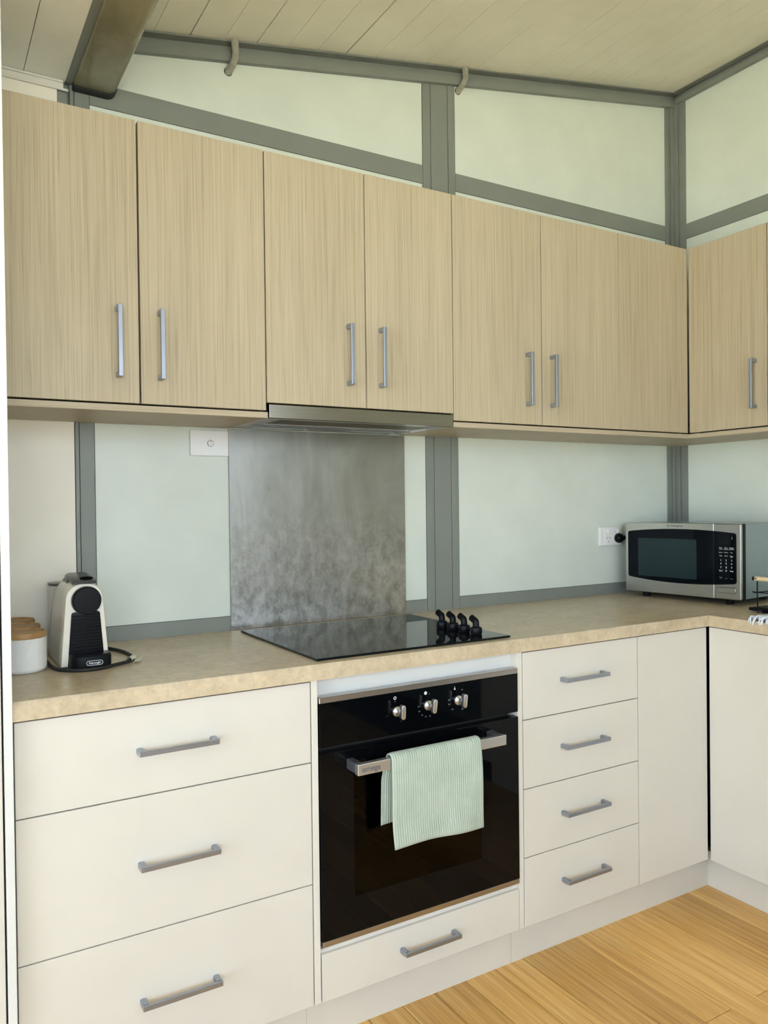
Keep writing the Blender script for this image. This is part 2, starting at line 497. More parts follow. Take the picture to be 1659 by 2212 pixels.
def window(axis, pos, a0, a1, z0, z1, nm, label):
    global wn; wn += 1
    r = thing('window_%d' % wn, label, 'window', (pos, (a0 + a1) / 2, z0) if axis == 'x' else ((a0 + a1) / 2, pos, z0), kind='structure')
    def bx(a, b, c, d, t0=-.09, t1=-.03, bev=.002):
        return B(pos + t0, pos + t1, a, b, c, d, bev=bev) if axis == 'x' else B(a, b, pos + t0, pos + t1, c, d, bev=bev)
    f = .05
    f1 = BM(); merge(f1, bx(a0, a1, z0, z0 + f)); merge(f1, bx(a0, a1, z1 - f, z1))
    obj('window_frame', f1, GREY, r)
    for k in range(nm + 1):
        a = a0 + (a1 - a0 - f) * k / nm
        obj('mullion', bx(a, a + f, z0 + f, z1 - f), GREY, r)
    for k in range(nm):
        a = a0 + (a1 - a0 - f) * k / nm + f; b = a0 + (a1 - a0 - f) * (k + 1) / nm
        obj('pane', bx(a, b, z0 + f, z1 - f, -.063, -.057, 0), PANE, r)
    if axis == 'x': portal('portal', (pos - .13, (a0 + a1) / 2, (z0 + z1) / 2), (0, -PI / 2, 0), z1 - z0, a1 - a0)
    else: portal('portal', ((a0 + a1) / 2, pos - .13, (z0 + z1) / 2), (PI / 2, 0, 0), a1 - a0, z1 - z0)
window('x', XL, *left_ops[0], 2, 'wide sliding glass door in the side wall with grey frame')
window('y', YR, *rear_ops[0], 3, 'wide three pane window in the end wall with grey frame')
window('y', YR, *rear_ops[1], 1, 'narrow grey framed window in the end wall under the sloping ceiling')
bounce_ground = tag(obj('ground', B(-30, 30, -30, 30, -.5, -.35), BOUNCE), 'unseen pale ground added as a terrace outside the windows', 'reflector', kind='structure')  # unseen ground, made pale to bounce daylight onto the ceiling

# ------------------------------------------------------------------ ceiling
cb = BM()
prism(cb, [(XB1 - .05, zc(XB1 - .05) + .012), (W + .15, zc(W + .15) + .012), (W + .15, zc(W + .15) + .12), (XB1 - .05, zc(XB1 - .05) + .12)], 'y', YR - .12, .14)
ceiling = tag(obj('ceiling', cb, CEIL), 'sloping cream board ceiling above the pale wall panels', 'ceiling', kind='structure')
edges = [.602, .706, .8074, .909, 1.0087, 1.1094, 1.21, 1.309, 1.4174, 1.515, 1.614, 1.7147, 1.825, 1.9368, 2.03, 2.1199, 2.2297, 2.32, 2.4126, 2.51, 2.61, 2.70, 2.79, W - .004]
wide = {1.309: .0022, 1.0087: .0012, .8074: .0012}
for a, b in zip(edges, edges[1:]):
    g0 = wide.get(a, .0006); g1 = wide.get(b, .0006)
    drop = .0025 if b == 1.9368 else 0.0
    q = BM(); a_, b_ = a + g0, b - g1
    prism(q, [(a_, zc(a_)), (b_, zc(b_) - drop), (b_, zc(b_) + .011), (a_, zc(a_) + .011)], 'y', YR, -.004)
    obj('ceiling_board', q, CEIL, ceiling)
cl = BM(); box(cl, XL, .476, YR - .12, .14, ZLC + .008, ZLC + .10)
ceil_l = tag(obj('ceiling_flat', cl, CEILW), 'flat cream panel ceiling beside the bronze beam', 'ceiling', kind='structure')
le = [.4755, .374]
while le[-1] > XL + .3: le.append(le[-1] - .3)
le.append(XL)
for a, b in zip(le, le[1:]):
    obj('ceiling_board', B(b + .0012, a - .0008, YR, -.004, ZLC, ZLC + .0078), CEILW, ceil_l)

# ceiling channels (L shaped cove strips where ceiling meets wall)
def channel_back():
    t = thing('trim_2', 'dark grey metal cove channel along the sloping top of the back wall', 'trim', (1.7, 0, 2.7), kind='structure')
    x0, x1 = XB1 - .02, W
    def strip(name, o0, o1, y0, y1, m=GREY):
        b = BM()
        v = [(x0, y0, zc(x0) - o0), (x1, y0, zc(x1) - o0), (x1, y0, zc(x1) - o1), (x0, y0, zc(x0) - o1),
             (x0, y1, zc(x0) - o0), (x1, y1, zc(x1) - o0), (x1, y1, zc(x1) - o1), (x0, y1, zc(x0) - o1)]
        vv = [b.verts.new(p) for p in v]
        for f in ((0, 1, 2, 3), (7, 6, 5, 4), (0, 4, 5, 1), (3, 2, 6, 7), (0, 3, 7, 4), (1, 5, 6, 2)): b.faces.new([vv[i] for i in f])
        obj(name, b, m, t)
    strip('lip', .0015, .0060, -.032, 0); strip('web', .0060, .027, -.0035, 0); strip('flange', .0265, .0545, -.0170, 0)
channel_back()
tr = thing('trim_3', 'dark grey metal cove channel along the level top of the side wall', 'trim', (W, -2.5, zc(W)), kind='structure')
for nme, o0, o1, dx in [('lip', .0015, .007, .033), ('web', .007, .026, .0035), ('flange', .0255, .047, .0180)]:
    obj(nme, B(W - dx, W, YR, -.024, zc(W) - o1, zc(W) - o0 - .002, bev=.0006), GREY, tr)

# beam
bt = thing('trim_1', 'bronze painted steel ceiling beam with rounded lower edge and black end gasket', 'beam', (.55, -2.0, 2.4), kind='structure')
rr = .024
out = [(XB0, 2.62), (XB0, 2.4 + .006)]
for k in range(7):
    a = PI + k * PI / 12; out.append((XB0 + .006 + .006 * math.cos(a), 2.406 + .006 * math.sin(a)))
for k in range(9):
    a = -PI / 2 + k * PI / 16; out.append((XB1 - rr + rr * math.cos(a), 2.4 + rr + rr * math.sin(a)))
out.append((XB1, 2.62))
b = BM(); prism(b, out, 'y', YR, -.028)
obj('beam_box', b, BEAM, bt, 35)
b = BM()
out2 = [(XB0 - .001 + (p[0] - XB0) * 1.012, p[1] - .006 if p[1] < 2.6 else p[1] - .01) for p in out]
prism(b, out2, 'y', -.0285, -.0035)
obj('end_gasket', b, RUBBER, bt, 35)
obj('flange_strip', B(.4745, XB0 + .001, YR, -.004, ZLC - .0015, ZLC + .03, bev=.0006), GREY, bt)
# cornice over the cream lining
ct = thing('trim_4', 'cream stepped cornice strip where the flat ceiling meets the cream wall', 'trim', (.0, 0, 2.4), kind='structure')
obj('upper_lip', B(-.9, .470, -.020, -.0125, 2.4035, 2.4095, bev=.002, seg=2), CREAM2, ct)
obj('cove', B(-.9, .470, -.0145, -.0125, 2.388, 2.404), CREAM2, ct)
obj('lower_lip', B(-.9, .482, -.019, -.0125, 2.3835, 2.3895, bev=.002, seg=2), CREAM2, ct)

# ------------------------------------------------------------------ handles
def handle_mesh():
    """upright bow handle 168 mm tall; plate plane y=0, bow towards -y"""
    b = BM(); h = .084; p = .031; wd = .0052
    box(b, -wd, wd, -p, -p + .0085, -h, h, bev=.0008)
    for s in (-1, 1):
        z = s * (h - .0062)
        q = BM(); prism(q, [(-wd, 0), (wd, 0), (wd, -p + .006), (-wd, -p + .006)], 'z', z - .006, z + .006)
        merge(b, q)
        cyl(b, (0, 0, z), (0, -p + .008, z), .0064, .0055, 16)
    return b
hm = obj('handle', handle_mesh(), ALU)
HANDLE_ME = hm.data; bpy.data.objects.remove(hm)
def handle(parent, loc, rot=(0, 0, 0)):
    o = bpy.data.objects.new('handle', HANDLE_ME); COL.objects.link(o); o.parent = parent
    o.location = Vector(loc) - wloc(parent); o.rotation_euler = rot
    return o

# ------------------------------------------------------------------ wall cabinets
D3 = -.3112; ZUT = 2.2082; ZUB = 1.5322; ZHD = 1.5531; ZSH = 1.5123
u = [.2725, .5870, .9102, 1.2096, 1.5095, 1.8604, 2.2132, 2.5702]
GRPW = 'oak wall cabinets in a row'
def wall_cab(label, x0, x1, doors, zb_, handles, board=True, boardx=None, gaps=(.0015, .0015)):
    t = thing('wall_cabinet', label, 'cabinet', ((x0 + x1) / 2, 0, zb_), GRPW)
    c = BM(); box(c, x0 + .002, x1 - .002, -.272, -.006, zb_ + .002, ZUT - .012)
    obj('carcass', c, DARK, t)
    obj('top_board', B(x0 + .001, x1 - .001, D3 + .019, -.006, ZUT - .012, ZUT - .002), CREAM2, t)
    for (a, b), hx in zip(doors, handles):
        d = obj('door', B(a, b, D3, D3 + .018, zb_, ZUT, bev=.0007), OAK, t)
        if hx is not None:
            zc_ = 1.6745 if zb_ == ZUB else 1.696
            handle(d, (hx, D3, zc_))
    if board:
        a, b = boardx or (x0, x1)
        obj('bottom_board', B(a, b, D3, -.0045, ZSH, 1.5278, bev=.0004), OAKE, t)
    return t
wall_cab('two door oak wall cabinet beside the white end panel, above the coffee machine', u[0], u[2],
         [(u[0], u[1] - .0022), (u[1] + .0022, u[2] - .0018)], ZUB, [.536, .635], boardx=(u[0], .9130))
wall_cab('two door oak wall cabinet directly above the range hood', u[2], u[4],
         [(u[2] + .0018, u[3] - .0014), (u[3] + .0014, u[4] - .0014)], ZHD, [1.153, 1.256], board=False)
wall_cab('two door oak wall cabinet between the range hood and the corner panel', u[4], u[6],
         [(u[4] + .0014, u[5] - .0014), (u[5] + .0014, u[6] - .0008)], ZUB, [1.797, 1.900], boardx=(1.5085, u[6]))
wall_cab('plain oak corner wall cabinet with no handle, above the microwave', u[6], 2.5702,
         [(u[6] + .0008, u[7] - .001)], ZUB, [None], boardx=(u[6], 2.5722))
XU = 2.5723
def wall_cab_r(label, y0, y1, hy):
    t = thing('wall_cabinet', label, 'cabinet', (W, (y0 + y1) / 2, ZUB), GRPW)
    obj('carcass', B(XU + .022, W - .005, y0 + .002, min(y1, -.3155) - .002, ZUB + .002, ZUT - .012), DARK, t)
    obj('top_board', B(XU + .019, W - .005, y0 + .001, min(y1, -.3135) - .001, ZUT - .012, ZUT - .002), CREAM2, t)
    d = obj('door', B(XU, XU + .018, y0 + .0014, min(y1, -.3160), ZUB, ZUT, bev=.0007), OAK, t)
    handle(d, (XU, hy, 1.677), (0, 0, -PI / 2))
    obj('bottom_board', B(XU, W - .004, y0, y1, ZSH, 1.5278, bev=.0004), OAKE, t)
wall_cab_r('single door oak wall cabinet on the side wall next to the corner', -.6258, -.0045, -.581)
wall_cab_r('oak wall cabinet on the side wall after the first single door one', -.9350, -.6268, -.672)

# ------------------------------------------------------------------ tall cabinet at the left end
t = thing('tall_cabinet', 'cream full height cabinet at the end of the bench beside the canisters', 'cabinet', (-.05, -.3, 0))
obj('end_panel', B(.2555, .2712, -.600, -.0135, .0, 2.3815, bev=.0008), WHITEP, t)
obj('carcass', B(-.36, .2545, -.560, -.0135, .1, 2.37), DARK, t)
obj('door', B(-.36, .2520, -.600, -.580, .12, 2.375, bev=.001), CREAM, t)
obj('kick_board', B(-.36, .2545, -.545, -.53, 0, .118), CREAM, t)

# ------------------------------------------------------------------ base cabinets
D1 = -.5817; ZDT = .8746; ZDB = .1184
GRPB = 'cream base cabinets under the bench'
def front(name, parent, x0, x1, z0, z1, m=CREAM, g=.0013):
    return obj(name, B(x0 + g, x1 - g, D1, D1 + .018, z0 + g, z1 - g, bev=.0010, seg=2), m, parent)
def base_cab(label, x0, x1, name='base_cabinet'):
    t = thing(name, label, 'cabinet', ((x0 + x1) / 2, -.28, 0), GRPB)
    obj('carcass', B(x0 + .001, x1 - .001, D1 + .030, -.016, .12, .876), CARC, t)
    return t
t = base_cab('wide cream base cabinet with three deep drawers below the coffee machine', .2720, .8985)
for z0, z1 in [(.6866, ZDT), (.4029, .6866), (ZDB, .4029)]:
    d = front('drawer', t, .2735, .8985, z0, z1); handle(d, (.586, D1, (z0 + z1) / 2 + .001), (0, PI / 2, 0))
t = base_cab('narrow cream base cabinet with four stacked drawers right of the oven', 1.5360, 1.9867)
for z0, z1 in [(.6879, ZDT), (.4979, .6879), (.3090, .4979), (ZDB, .3090)]:
    d = front('drawer', t, 1.5350, 1.9867, z0, z1); handle(d, (1.7555, D1, (z0 + z1) / 2 + .003), (0, PI / 2, 0))
t = base_cab('plain cream corner base cabinet without handles beside the four drawers', 1.9870, 2.300)
front('door', t, 1.9867, 2.3080, ZDB, ZDT)
# oven housing
t = thing('oven_cabinet', 'cream oven housing cabinet with one shallow drawer beneath the oven', 'cabinet', (1.217, -.28, 0), GRPB)
obj('stile', B(.9000, .9165, D1 + .001, -.02, ZDB, .878, bev=.0008), CREAM2, t)
obj('stile', B(1.5175, 1.5340, D1 + .001, -.02, ZDB, .878, bev=.0008), CREAM2, t)
obj('filler_panel', B(.9168, 1.5172, -.553, -.540, .826, .878), WHITEP, t)
obj('shelf', B(.9168, 1.5172, -.572, -.02, .2290, .2400), CREAM2, t)
obj('carcass_back', B(.9168, 1.5172, -.045, -.02, .12, .8), CARC, t)
d = obj('drawer', B(.9195, 1.5155, D1, D1 + .018, .1190, .2310, bev=.001, seg=2), CREAM, t)
handle(d, (1.2170, D1, .1785), (0, PI / 2, 0))
# right run
XR = 2.3115
def base_r(label, y0, y1):
    t = thing('base_cabinet', label, 'cabinet', (2.6, (y0 + y1) / 2, 0), GRPB)
    obj('carcass', B(XR + .030, W - .02, y0 + .001, y1 - .001, .12, .876), CARC, t)
    obj('door', B(XR, XR + .018, y0 + .0015, y1 - .0015, ZDB, ZDT, bev=.001, seg=2), CREAM, t)
base_r('cream base cabinet on the side run with a plain white lit door', -1.185, -.5865)
base_r('cream base cabinet on the side run further along towards the room end', -1.785, -1.1865)
# kick boards
kb = thing('baseboard_back', 'cream kick board under the drawer and oven cabinets', 'kickboard', (1.2, -.5317, 0), kind='structure')
for a, b in [(.272, .900), (.9006, 1.5255), (1.5265, 2.3675)]:
    obj('kick_board', B(a, b, -.5317, -.515, 0, .1172), CREAM, kb)
obj('kick_board_back', B(2.3675, 2.40, -.5317, -.515, 0, .1172), CREAM, kb)
tag(obj('baseboard_right', B(2.3689, 2.385, -1.785, -.5322, 0, .1172), CREAM), 'pale kick board under the side run of cabinets', 'kickboard', kind='structure')

# ------------------------------------------------------------------ benchtop (L shaped, rounded front edge)
b = BM()
XF = 2.3012; YF = -.5937
pts = [(.2715, -.0030), (W - .0035, -.0030), (W - .0035, -1.80), (XF, -1.80), (XF, YF), (.2715, YF)]
vb = [b.verts.new((p[0], p[1], .8786)) for p in pts]; vt = [b.verts.new((p[0], p[1], ZB)) for p in pts]
b.faces.new(vb[::-1]); b.faces.new(vt)
n = len(pts); fe = []
for i in range(n): b.faces.new((vb[i], vb[(i + 1) % n], vt[(i + 1) % n], vt[i]))
b.edges.ensure_lookup_table()
for e in b.edges:
    va, vb2 = e.verts
    mid = (va.co + vb2.co) / 2
    if abs(va.co.z - vb2.co.z) < 1e-6 and ((abs(va.co.y - YF) < 1e-5 and abs(vb2.co.y - YF) < 1e-5) or (abs(va.co.x - XF) < 1e-5 and abs(vb2.co.x - XF) < 1e-5)):
        fe.append(e)
fe_top = [e for e in fe if e.verts[0].co.z > .9]; fe_bot = [e for e in fe if e.verts[0].co.z < .9]
bmesh.ops.bevel(b, geom=fe_top, offset=.0075, segments=5, profile=.5, affect='EDGES')
tag(obj('benchtop', b, STONE, None, 40), 'L shaped beige speckled laminate benchtop with rounded front edge', 'benchtop')

# ------------------------------------------------------------------ splashback, switch, socket
tag(obj('splashback', B(.9130, 1.5248, -.0065, -.0028, ZB + .0008, 1.5105, bev=.0006), SPLASH), 'smudged brushed steel splashback between cooktop and range hood', 'splashback')
t = thing('isolator_switch', 'white wall switch plate with one round button touching the splashback', 'switch', (.855, -.003, 1.467))
obj('plate', B(.7975, .9122, -.0095, -.0004, 1.4295, 1.5040, bev=.0022, seg=2), WPLAST, t)
q = BM(); cyl(q, (.8575, -.0095, 1.4665), (.8575, -.0125, 1.4665), .0088, .0082, 28)
kn = obj('button', q, WPLAST, t, 40)
q = BM(); cyl(q, (.8575, -.0096, 1.4665), (.8575, -.0102, 1.4665), .0098, .0098, 28); obj('button_ring', q, GREYPRINT, t, 40)
obj('marker', B(.8545, .8605, -.0128, -.0124, 1.4705, 1.4725), REDPRINT, kn)
text('mark', 'ON', .0035, (.8575, -.0126, 1.4645), (1, 0, 0), (0, 0, 1), GREYPRINT, kn)

t = thing('power_socket', 'white double power socket on the wall beside the microwave', 'socket', (2.486, -.003, 1.145))
obj('plate', B(2.4240, 2.5480, -.0125, -.0004, 1.1080, 1.1822, bev=.003, seg=3), WPLAST, t)
obj('face', B(2.4470, 2.5400, -.0140, -.0120, 1.1120, 1.1780, bev=.001), WPLAST, t)
for cx in (2.4690, 2.5230):
    o = obj('rocker', B(cx - .007, cx + .007, -.0185, -.0135, 1.1585, 1.1715, bev=.002, seg=2), WPLAST, t)
    for dx, dz, a in ((-.007, .0, .5), (.007, .0, -.5), (0, -.014, 0)):
        q = B(-.0009, .0009, -.0143, -.0138, -.0042, .0042)
        bmesh.ops.rotate(q, verts=q.verts, cent=(0, 0, 0), matrix=Matrix.Rotation(a, 3, 'Y'))
        bmesh.ops.translate(q, verts=q.verts, vec=(cx + dx, 0, 1.139 + dz)); obj('slot', q, HOLE, t)

# ------------------------------------------------------------------ flexible conduits
def conduit(x, ztop, zbot, yy, lean, label):
    t = thing('conduit', label, 'conduit', (x, 0, zbot), 'corrugated cable conduits out of the wall')
    pts = catmull([(x, -.030, ztop + .01), (x - lean * .05, -.036, ztop - .02), (x + lean * .1, -.033, (ztop + zbot) / 2), (x - lean * .2, -.022, zbot + .022), (x - lean * .55, -.008, zbot + .010), (x - lean * .7, .006, zbot + .006)], 28)
    q = BM(); tube(q, pts, lambda i, n_: .0100 + .0010 * math.cos(i * 2 * PI / 5.0), 20)
    obj('hose', q, CONDUIT, t, 60)
    q = BM(); cyl(q, (x - lean * .62, -.0006, zbot + .008), (x - lean * .62, .003, zbot + .008), .0125, .0125, 24)
    obj('wall_hole', q, HOLE, t)
conduit(.9395, zc(.9395), 2.5560, 0, .016, 'grey corrugated conduit on the wide wall panel nearer the bronze beam')
conduit(1.7730, zc(1.773), 2.7135, 0, .012, 'shorter grey corrugated conduit beside the grey wall post')

# ------------------------------------------------------------------ range hood
t = thing('range_hood', 'slide out stainless steel range hood below the oak doors', 'range hood', (1.21, -.15, 1.51))
obj('front_strip', B(.9168, 1.5066, D3 - .0005, D3 + .014, 1.5128, 1.5490, bev=.0012, seg=2), HOODSTEEL, t)
obj('body', B(.9175, 1.5060, -.296, -.008, 1.5200, 1.5480), ALU, t)
fr = BM()
box(fr, .9175, 1.5060, -.2960, -.270, 1.5135, 1.5200, bev=.001); box(fr, .9175, 1.5060, -.135, -.008, 1.5135, 1.5200, bev=.001)
box(fr, .9175, .9640, -.271, -.134, 1.5135, 1.5200, bev=.001); box(fr, 1.4600, 1.5060, -.271, -.134, 1.5135, 1.5200, bev=.001)
obj('underside_frame', fr, CHROME, t)
obj('filter', B(.9640, 1.4600, -.270, -.135, 1.5165, 1.5195), FILTER, t)
obj('drawer_rail', B(.9500, 1.4800, -.118, -.1000, 1.5105, 1.5140, bev=.0012), ALU, t)
for a, b_ in [(.975, 1.135), (1.285, 1.445)]:
    obj('lamp_lens', B(a, b_, -.075, -.030, 1.5108, 1.5140, bev=.001), mat('lens', (.35, .42, .45), .15), t)

# ------------------------------------------------------------------ cooktop
t = thing('cooktop', 'black glass ceramic cooktop with four black knobs set into the bench', 'cooktop', (1.216, -.31, ZB))
obj('glass', B(.9239, 1.5082, -.5649, -.0565, ZB + .0006, ZB + .0062, bev=.0014, seg=2), HOBGLASS, t)
def hob_knob():
    q = BM()
    lathe(q, [(0, 0), (.0145, 0), (.0158, .002), (.0168, .007), (.0168, .015), (.0154, .0195), (.0118, .0215), (.0088, .023), (.0080, .028), (0, .028)], 0, 0, 0, 32)
    pts = catmull([(0, 0, .024), (0, .0005, .031), (0, .0025, .0365), (-.001, .010, .0405), (-.002, .0165, .0440), (-.003, .0215, .0465)], 6)
    tube(q, pts, lambda i, n_: (  .0092 if i < n_ - 5 else .0092 * math.cos((i - (n_ - 6)) / 5 * PI / 2 * .88)), 16)
    return q
k0 = obj('knob', hob_knob(), BLACKP, t, 40)
for i, (kx, ky) in enumerate([(1.4275, -.355), (1.4330, -.4015), (1.4370, -.4500), (1.4405, -.5000)]):
    o = k0 if i == 0 else inst(k0, t, (0, 0, 0))
    o.location = Vector((kx, ky, ZB + .0062)) - wloc(t)
k0.data.transform(Matrix.Translation(wloc(t)))

# ------------------------------------------------------------------ oven
YO = -.5857
t = thing('oven', 'black glass built in oven with silver handle and three silver knobs', 'oven', (1.2166, -.3, .24))
X2, X3 = .9186, 1.5146
obj('top_trim', B(X2, X3, YO, YO + .020, .8203, .8344, bev=.001), DARKALU, t)
cp = obj('control_panel', B(X2, X3, YO, YO + .020, .7167, .8201, bev=.0008), OVENGLASS, t)
# door: black glass surround in four pieces around the window
WX0, WX1, WZ0, WZ1 = 1.0065, 1.3870, .3485, .6450
dr = BM()
for bx_ in [(X2, WX0, .2622, .7030), (WX1, X3, .2622, .7030), (WX0, WX1, .2622, WZ0), (WX0, WX1, WZ1, .7030)]:
    box(dr, bx_[0], bx_[1], YO, YO + .024, bx_[2], bx_[3])
door = obj('door', dr, OVENGLASS, t)
obj('window', B(WX0, WX1, YO + .0004, YO + .004, WZ0, WZ1), OVENPANE, door)
obj('bottom_trim', B(X2 + .0025, X3, YO, YO + .020, .2480, .2618, bev=.0012), DARKALU, t)
# body shell and cavity
sh = BM()
box(sh, X2 + .012, X3 - .012, YO + .03, -.06, .700, .812); box(sh, X2 + .012, X3 - .012, YO + .03, -.06, .250, .330)
box(sh, X2 + .012, .985, YO + .03, -.06, .330, .700); box(sh, 1.440, X3 - .012, YO + .03, -.06, .330, .700); box(sh, .985, 1.440, -.10, -.06, .330, .700)
obj('cavity', sh, mat('oven_enamel', (.018, .017, .016), .35), t)
wire = mat('rack_wire', (.62, .52, .34), .3, 1.0)
for zr in (.560, .430):
    q = BM()
    tube(q, [(.990, -.545, zr), (1.436, -.545, zr)], .0028, 8); tube(q, [(.990, -.12, zr), (1.436, -.12, zr)], .0028, 8)
    for k in range(17):
        xx = 1.0 + k * .0268; tube(q, [(xx, -.545, zr + .003), (xx, -.12, zr + .003)], .0016, 6)
    for xx in (.990, 1.436): tube(q, [(xx, -.545, zr), (xx, -.5, zr), (xx, -.495, zr + .022), (xx, -.45, zr + .022), (xx, -.445, zr), (xx, -.12, zr)], .0028, 8)
    obj('wire_rack', q, wire, t)
# handle bar
q = BM(); YH = YO - .060
box(q, .9865, 1.4245, YH, YH + .016, .6568, .6832, bev=.0016, seg=2)
hb = obj('handle', q, mat('oven_handle_alu', (.66, .66, .66), .30, .85), t)
for x0, x1 in [(.9865, 1.0065), (1.4045, 1.4245)]:
    q = BM(); out = []
    for k in range(9):
        a = PI / 2 * k / 8
        out.append((YO - .001 - .0, .0))
    box(q, x0, x1, YH + .012, YO + .0005, .6575, .6825, bev=.004, seg=3)
    obj('handle_post', q, ALU, hb)
text('lettering', 'omega', .0185, (1.0215, YH - .0004, .6700), (1, 0, 0), (0, 0, 1), GREYPRINT, hb, bold=.0003)
# knobs
def oven_knob():
    q = BM()
    ax = Matrix.Rotation(PI / 2, 4, 'X')            # z -> -y
    lathe(q, [(.0130, 0), (.0130, .002), (.0122, .0045), (.0080, .0068), (.0055, .0085), (.0055, .022), (0, .022)], 0, 0, 0, 32, ax)
    out = []
    for k in range(13): out.append((.0058 * math.cos(PI * k / 12), .0155 + .0058 * math.sin(PI * k / 12)))
    for k in range(13): out.append((.0058 * math.cos(PI + PI * k / 12), -.0080 + .0058 * math.sin(PI + PI * k / 12)))
    prism(q, out, 'y', -.0335, -.0205, .001)
    return q
k0 = None
for i, (kx, kz, tilt) in enumerate([(1.1290, .7735, .03), (1.2212, .7755, .12), (1.3147, .7758, .10)]):
    if k0 is None:
        q = oven_knob(); bmesh.ops.translate(q, verts=q.verts, vec=wloc(t)); k0 = obj('knob', q, CHROME, t, 40); o = k0
    else: o = inst(k0, t, (0, 0, 0))
    o.location = Vector((kx, YO, kz)) - wloc(t); o.rotation_euler = (0, tilt, 0)
# printed marks on the control panel
def flatring(cx, cz, r0, r1, m, n=20):
    q = BM(); ring = []
    for r in (r0, r1): ring.append([q.verts.new((cx + r * math.cos(2 * PI * i / n), YO - .0002, cz + r * math.sin(2 * PI * i / n))) for i in range(n)])
    for i in range(n): q.faces.new((ring[0][i], ring[0][(i + 1) % n], ring[1][(i + 1) % n], ring[1][i]))
    return q
q = flatring(1.1243, .8070, .0022, .0034, PRINT)
for k in range(8):
    a = k * PI / 4; s = B(.0034, .0045, YO - .0003, YO - .0001, -.0006, .0006)
    bmesh.ops.rotate(s, verts=s.verts, cent=(0, 0, 0), matrix=Matrix.Rotation(a, 3, 'Y')); bmesh.ops.translate(s, verts=s.verts, vec=(1.1243, 0, .8070)); merge(q, s)
obj('function_mark', q, PRINT, cp)
obj('function_mark', B(1.1239, 1.1246, YO - .0003, YO - .0001, .7965, .8010), DIMPRINT, cp)
q = flatring(1.2146, .8072, 0.0001, .0044, PRINT); obj('timer_mark', q, PRINT, cp)
q = B(1.2143, 1.2149, YO - .0005, YO - .0003, .8070, .8105); box(q, 1.2146, 1.2168, YO - .0005, YO - .0003, .8067, .8073); obj('timer_hands', q, GREYPRINT, cp)
q = flatring(1.3047, .8055, .0001, .0022, PRINT); box(q, 1.3041, 1.3053, YO - .0003, YO - .0001, .8060, .8120); obj('thermometer_mark', q, PRINT, cp)
for cx, cz, spec in [(1.1290, .7735, [(-165, 'o'), (-205, '-'), (-65, 'o')]), (1.2212, .7755, [(-180, '90'), (-155, '80'), (-128, '60'), (-104, '45'), (-78, '30'), (-52, '20'), (80, '5')]),
                     (1.3147, .7758, [(-165, '250'), (-188, '200'), (-130, '150'), (-62, '100'), (62, '50')])]:
    for a, s in spec:
        a = math.radians(a); text('scale_mark', s, .0050, (cx + .0285 * math.cos(a), YO - .0002, cz + .0285 * math.sin(a)), (1, 0, 0), (0, 0, 1), DIMPRINT, cp)

# ------------------------------------------------------------------ tea towel on the oven handle
def towel():
    b = BM(); NX = 230; pitch = .0064
    yb, yf = YH + .0215, YH - .0045
    ztop = .6905
    prof = []          # (y, z, s) along the cloth, from the back hem over the bar to the front hem
    for k in range(22): prof.append((yb, .520 + (ztop - .014 - .520) * k / 21))
    cy_, r_ = (yb + yf) / 2, (yb - yf) / 2
    for k in range(1, 9):
        a = PI * k / 9; prof.append((cy_ + r_ * math.cos(a), ztop - .013 + .013 * math.sin(a)))
    for k in range(34): prof.append((yf, ztop - .014 - (ztop - .014 - .4690) * k / 33))
    grid = []
    n = len(prof)
    for j, (y, z) in enumerate(prof):
        row = []
        fr_ = max(0, j - 30) / (n - 31)              # 0 at the bar, 1 at the front hem
        bk = max(0, 22 - j) / 22
        x0 = 1.0745 + .0030 * fr_ - .004 * bk + .0022 * math.sin(fr_ * 7) * fr_
        x1 = 1.3380 + .0085 * fr_ + .0015 * math.sin(fr_ * 5)
        if bk: x0 -= .012 * min(1, bk * 3)
        for i in range(NX + 1):
            s = i / NX; x = x0 + (x1 - x0) * s
            hem = min(1, (1 - fr_) * n / 5) * min(1, s * NX / 5) * min(1, (1 - s) * NX / 4)
            rib = .0028 * (abs(math.sin(PI * (x - x0) / pitch)) ** .55) * hem
            wav = .0030 * fr_ * math.sin(s * 5.3 + 1.0) + .0018 * fr_ * math.sin(s * 11 + fr_ * 3)
            flare = -.010 * fr_ * fr_ * (1 - s) * .6
            if j < 22: yy = y + rib + .004 * bk * math.sin(s * 6)
            elif j >= 30: yy = y - rib + wav + flare
            else: yy = y + (cy_ - y) / -r_ * 0 + (y - cy_) / r_ * rib
            zz = z + (rib * .8 if 22 <= j < 30 else 0)
            if fr_ > 0: zz += fr_ * (.0035 * math.sin(s * 4.2 + .6) + .0055 * (s - .45) * (1 if s > .45 else -1) * 0 + (.010 * s * (1 - s)) - .004)
            row.append(b.verts.new((x, yy, zz)))
        grid.append(row)
    for r0, r1 in zip(grid, grid[1:]):
        for i in range(NX): b.faces.new((r0[i], r0[i + 1], r1[i + 1], r1[i]))
    return b
o = obj('tea_towel', towel(), TOWEL, None, 180)
sm = o.modifiers.new('thickness', 'SOLIDIFY'); sm.thickness = .0022; sm.offset = 0
tag(o, 'pale sage green ribbed tea towel hanging over the oven handle', 'towel')

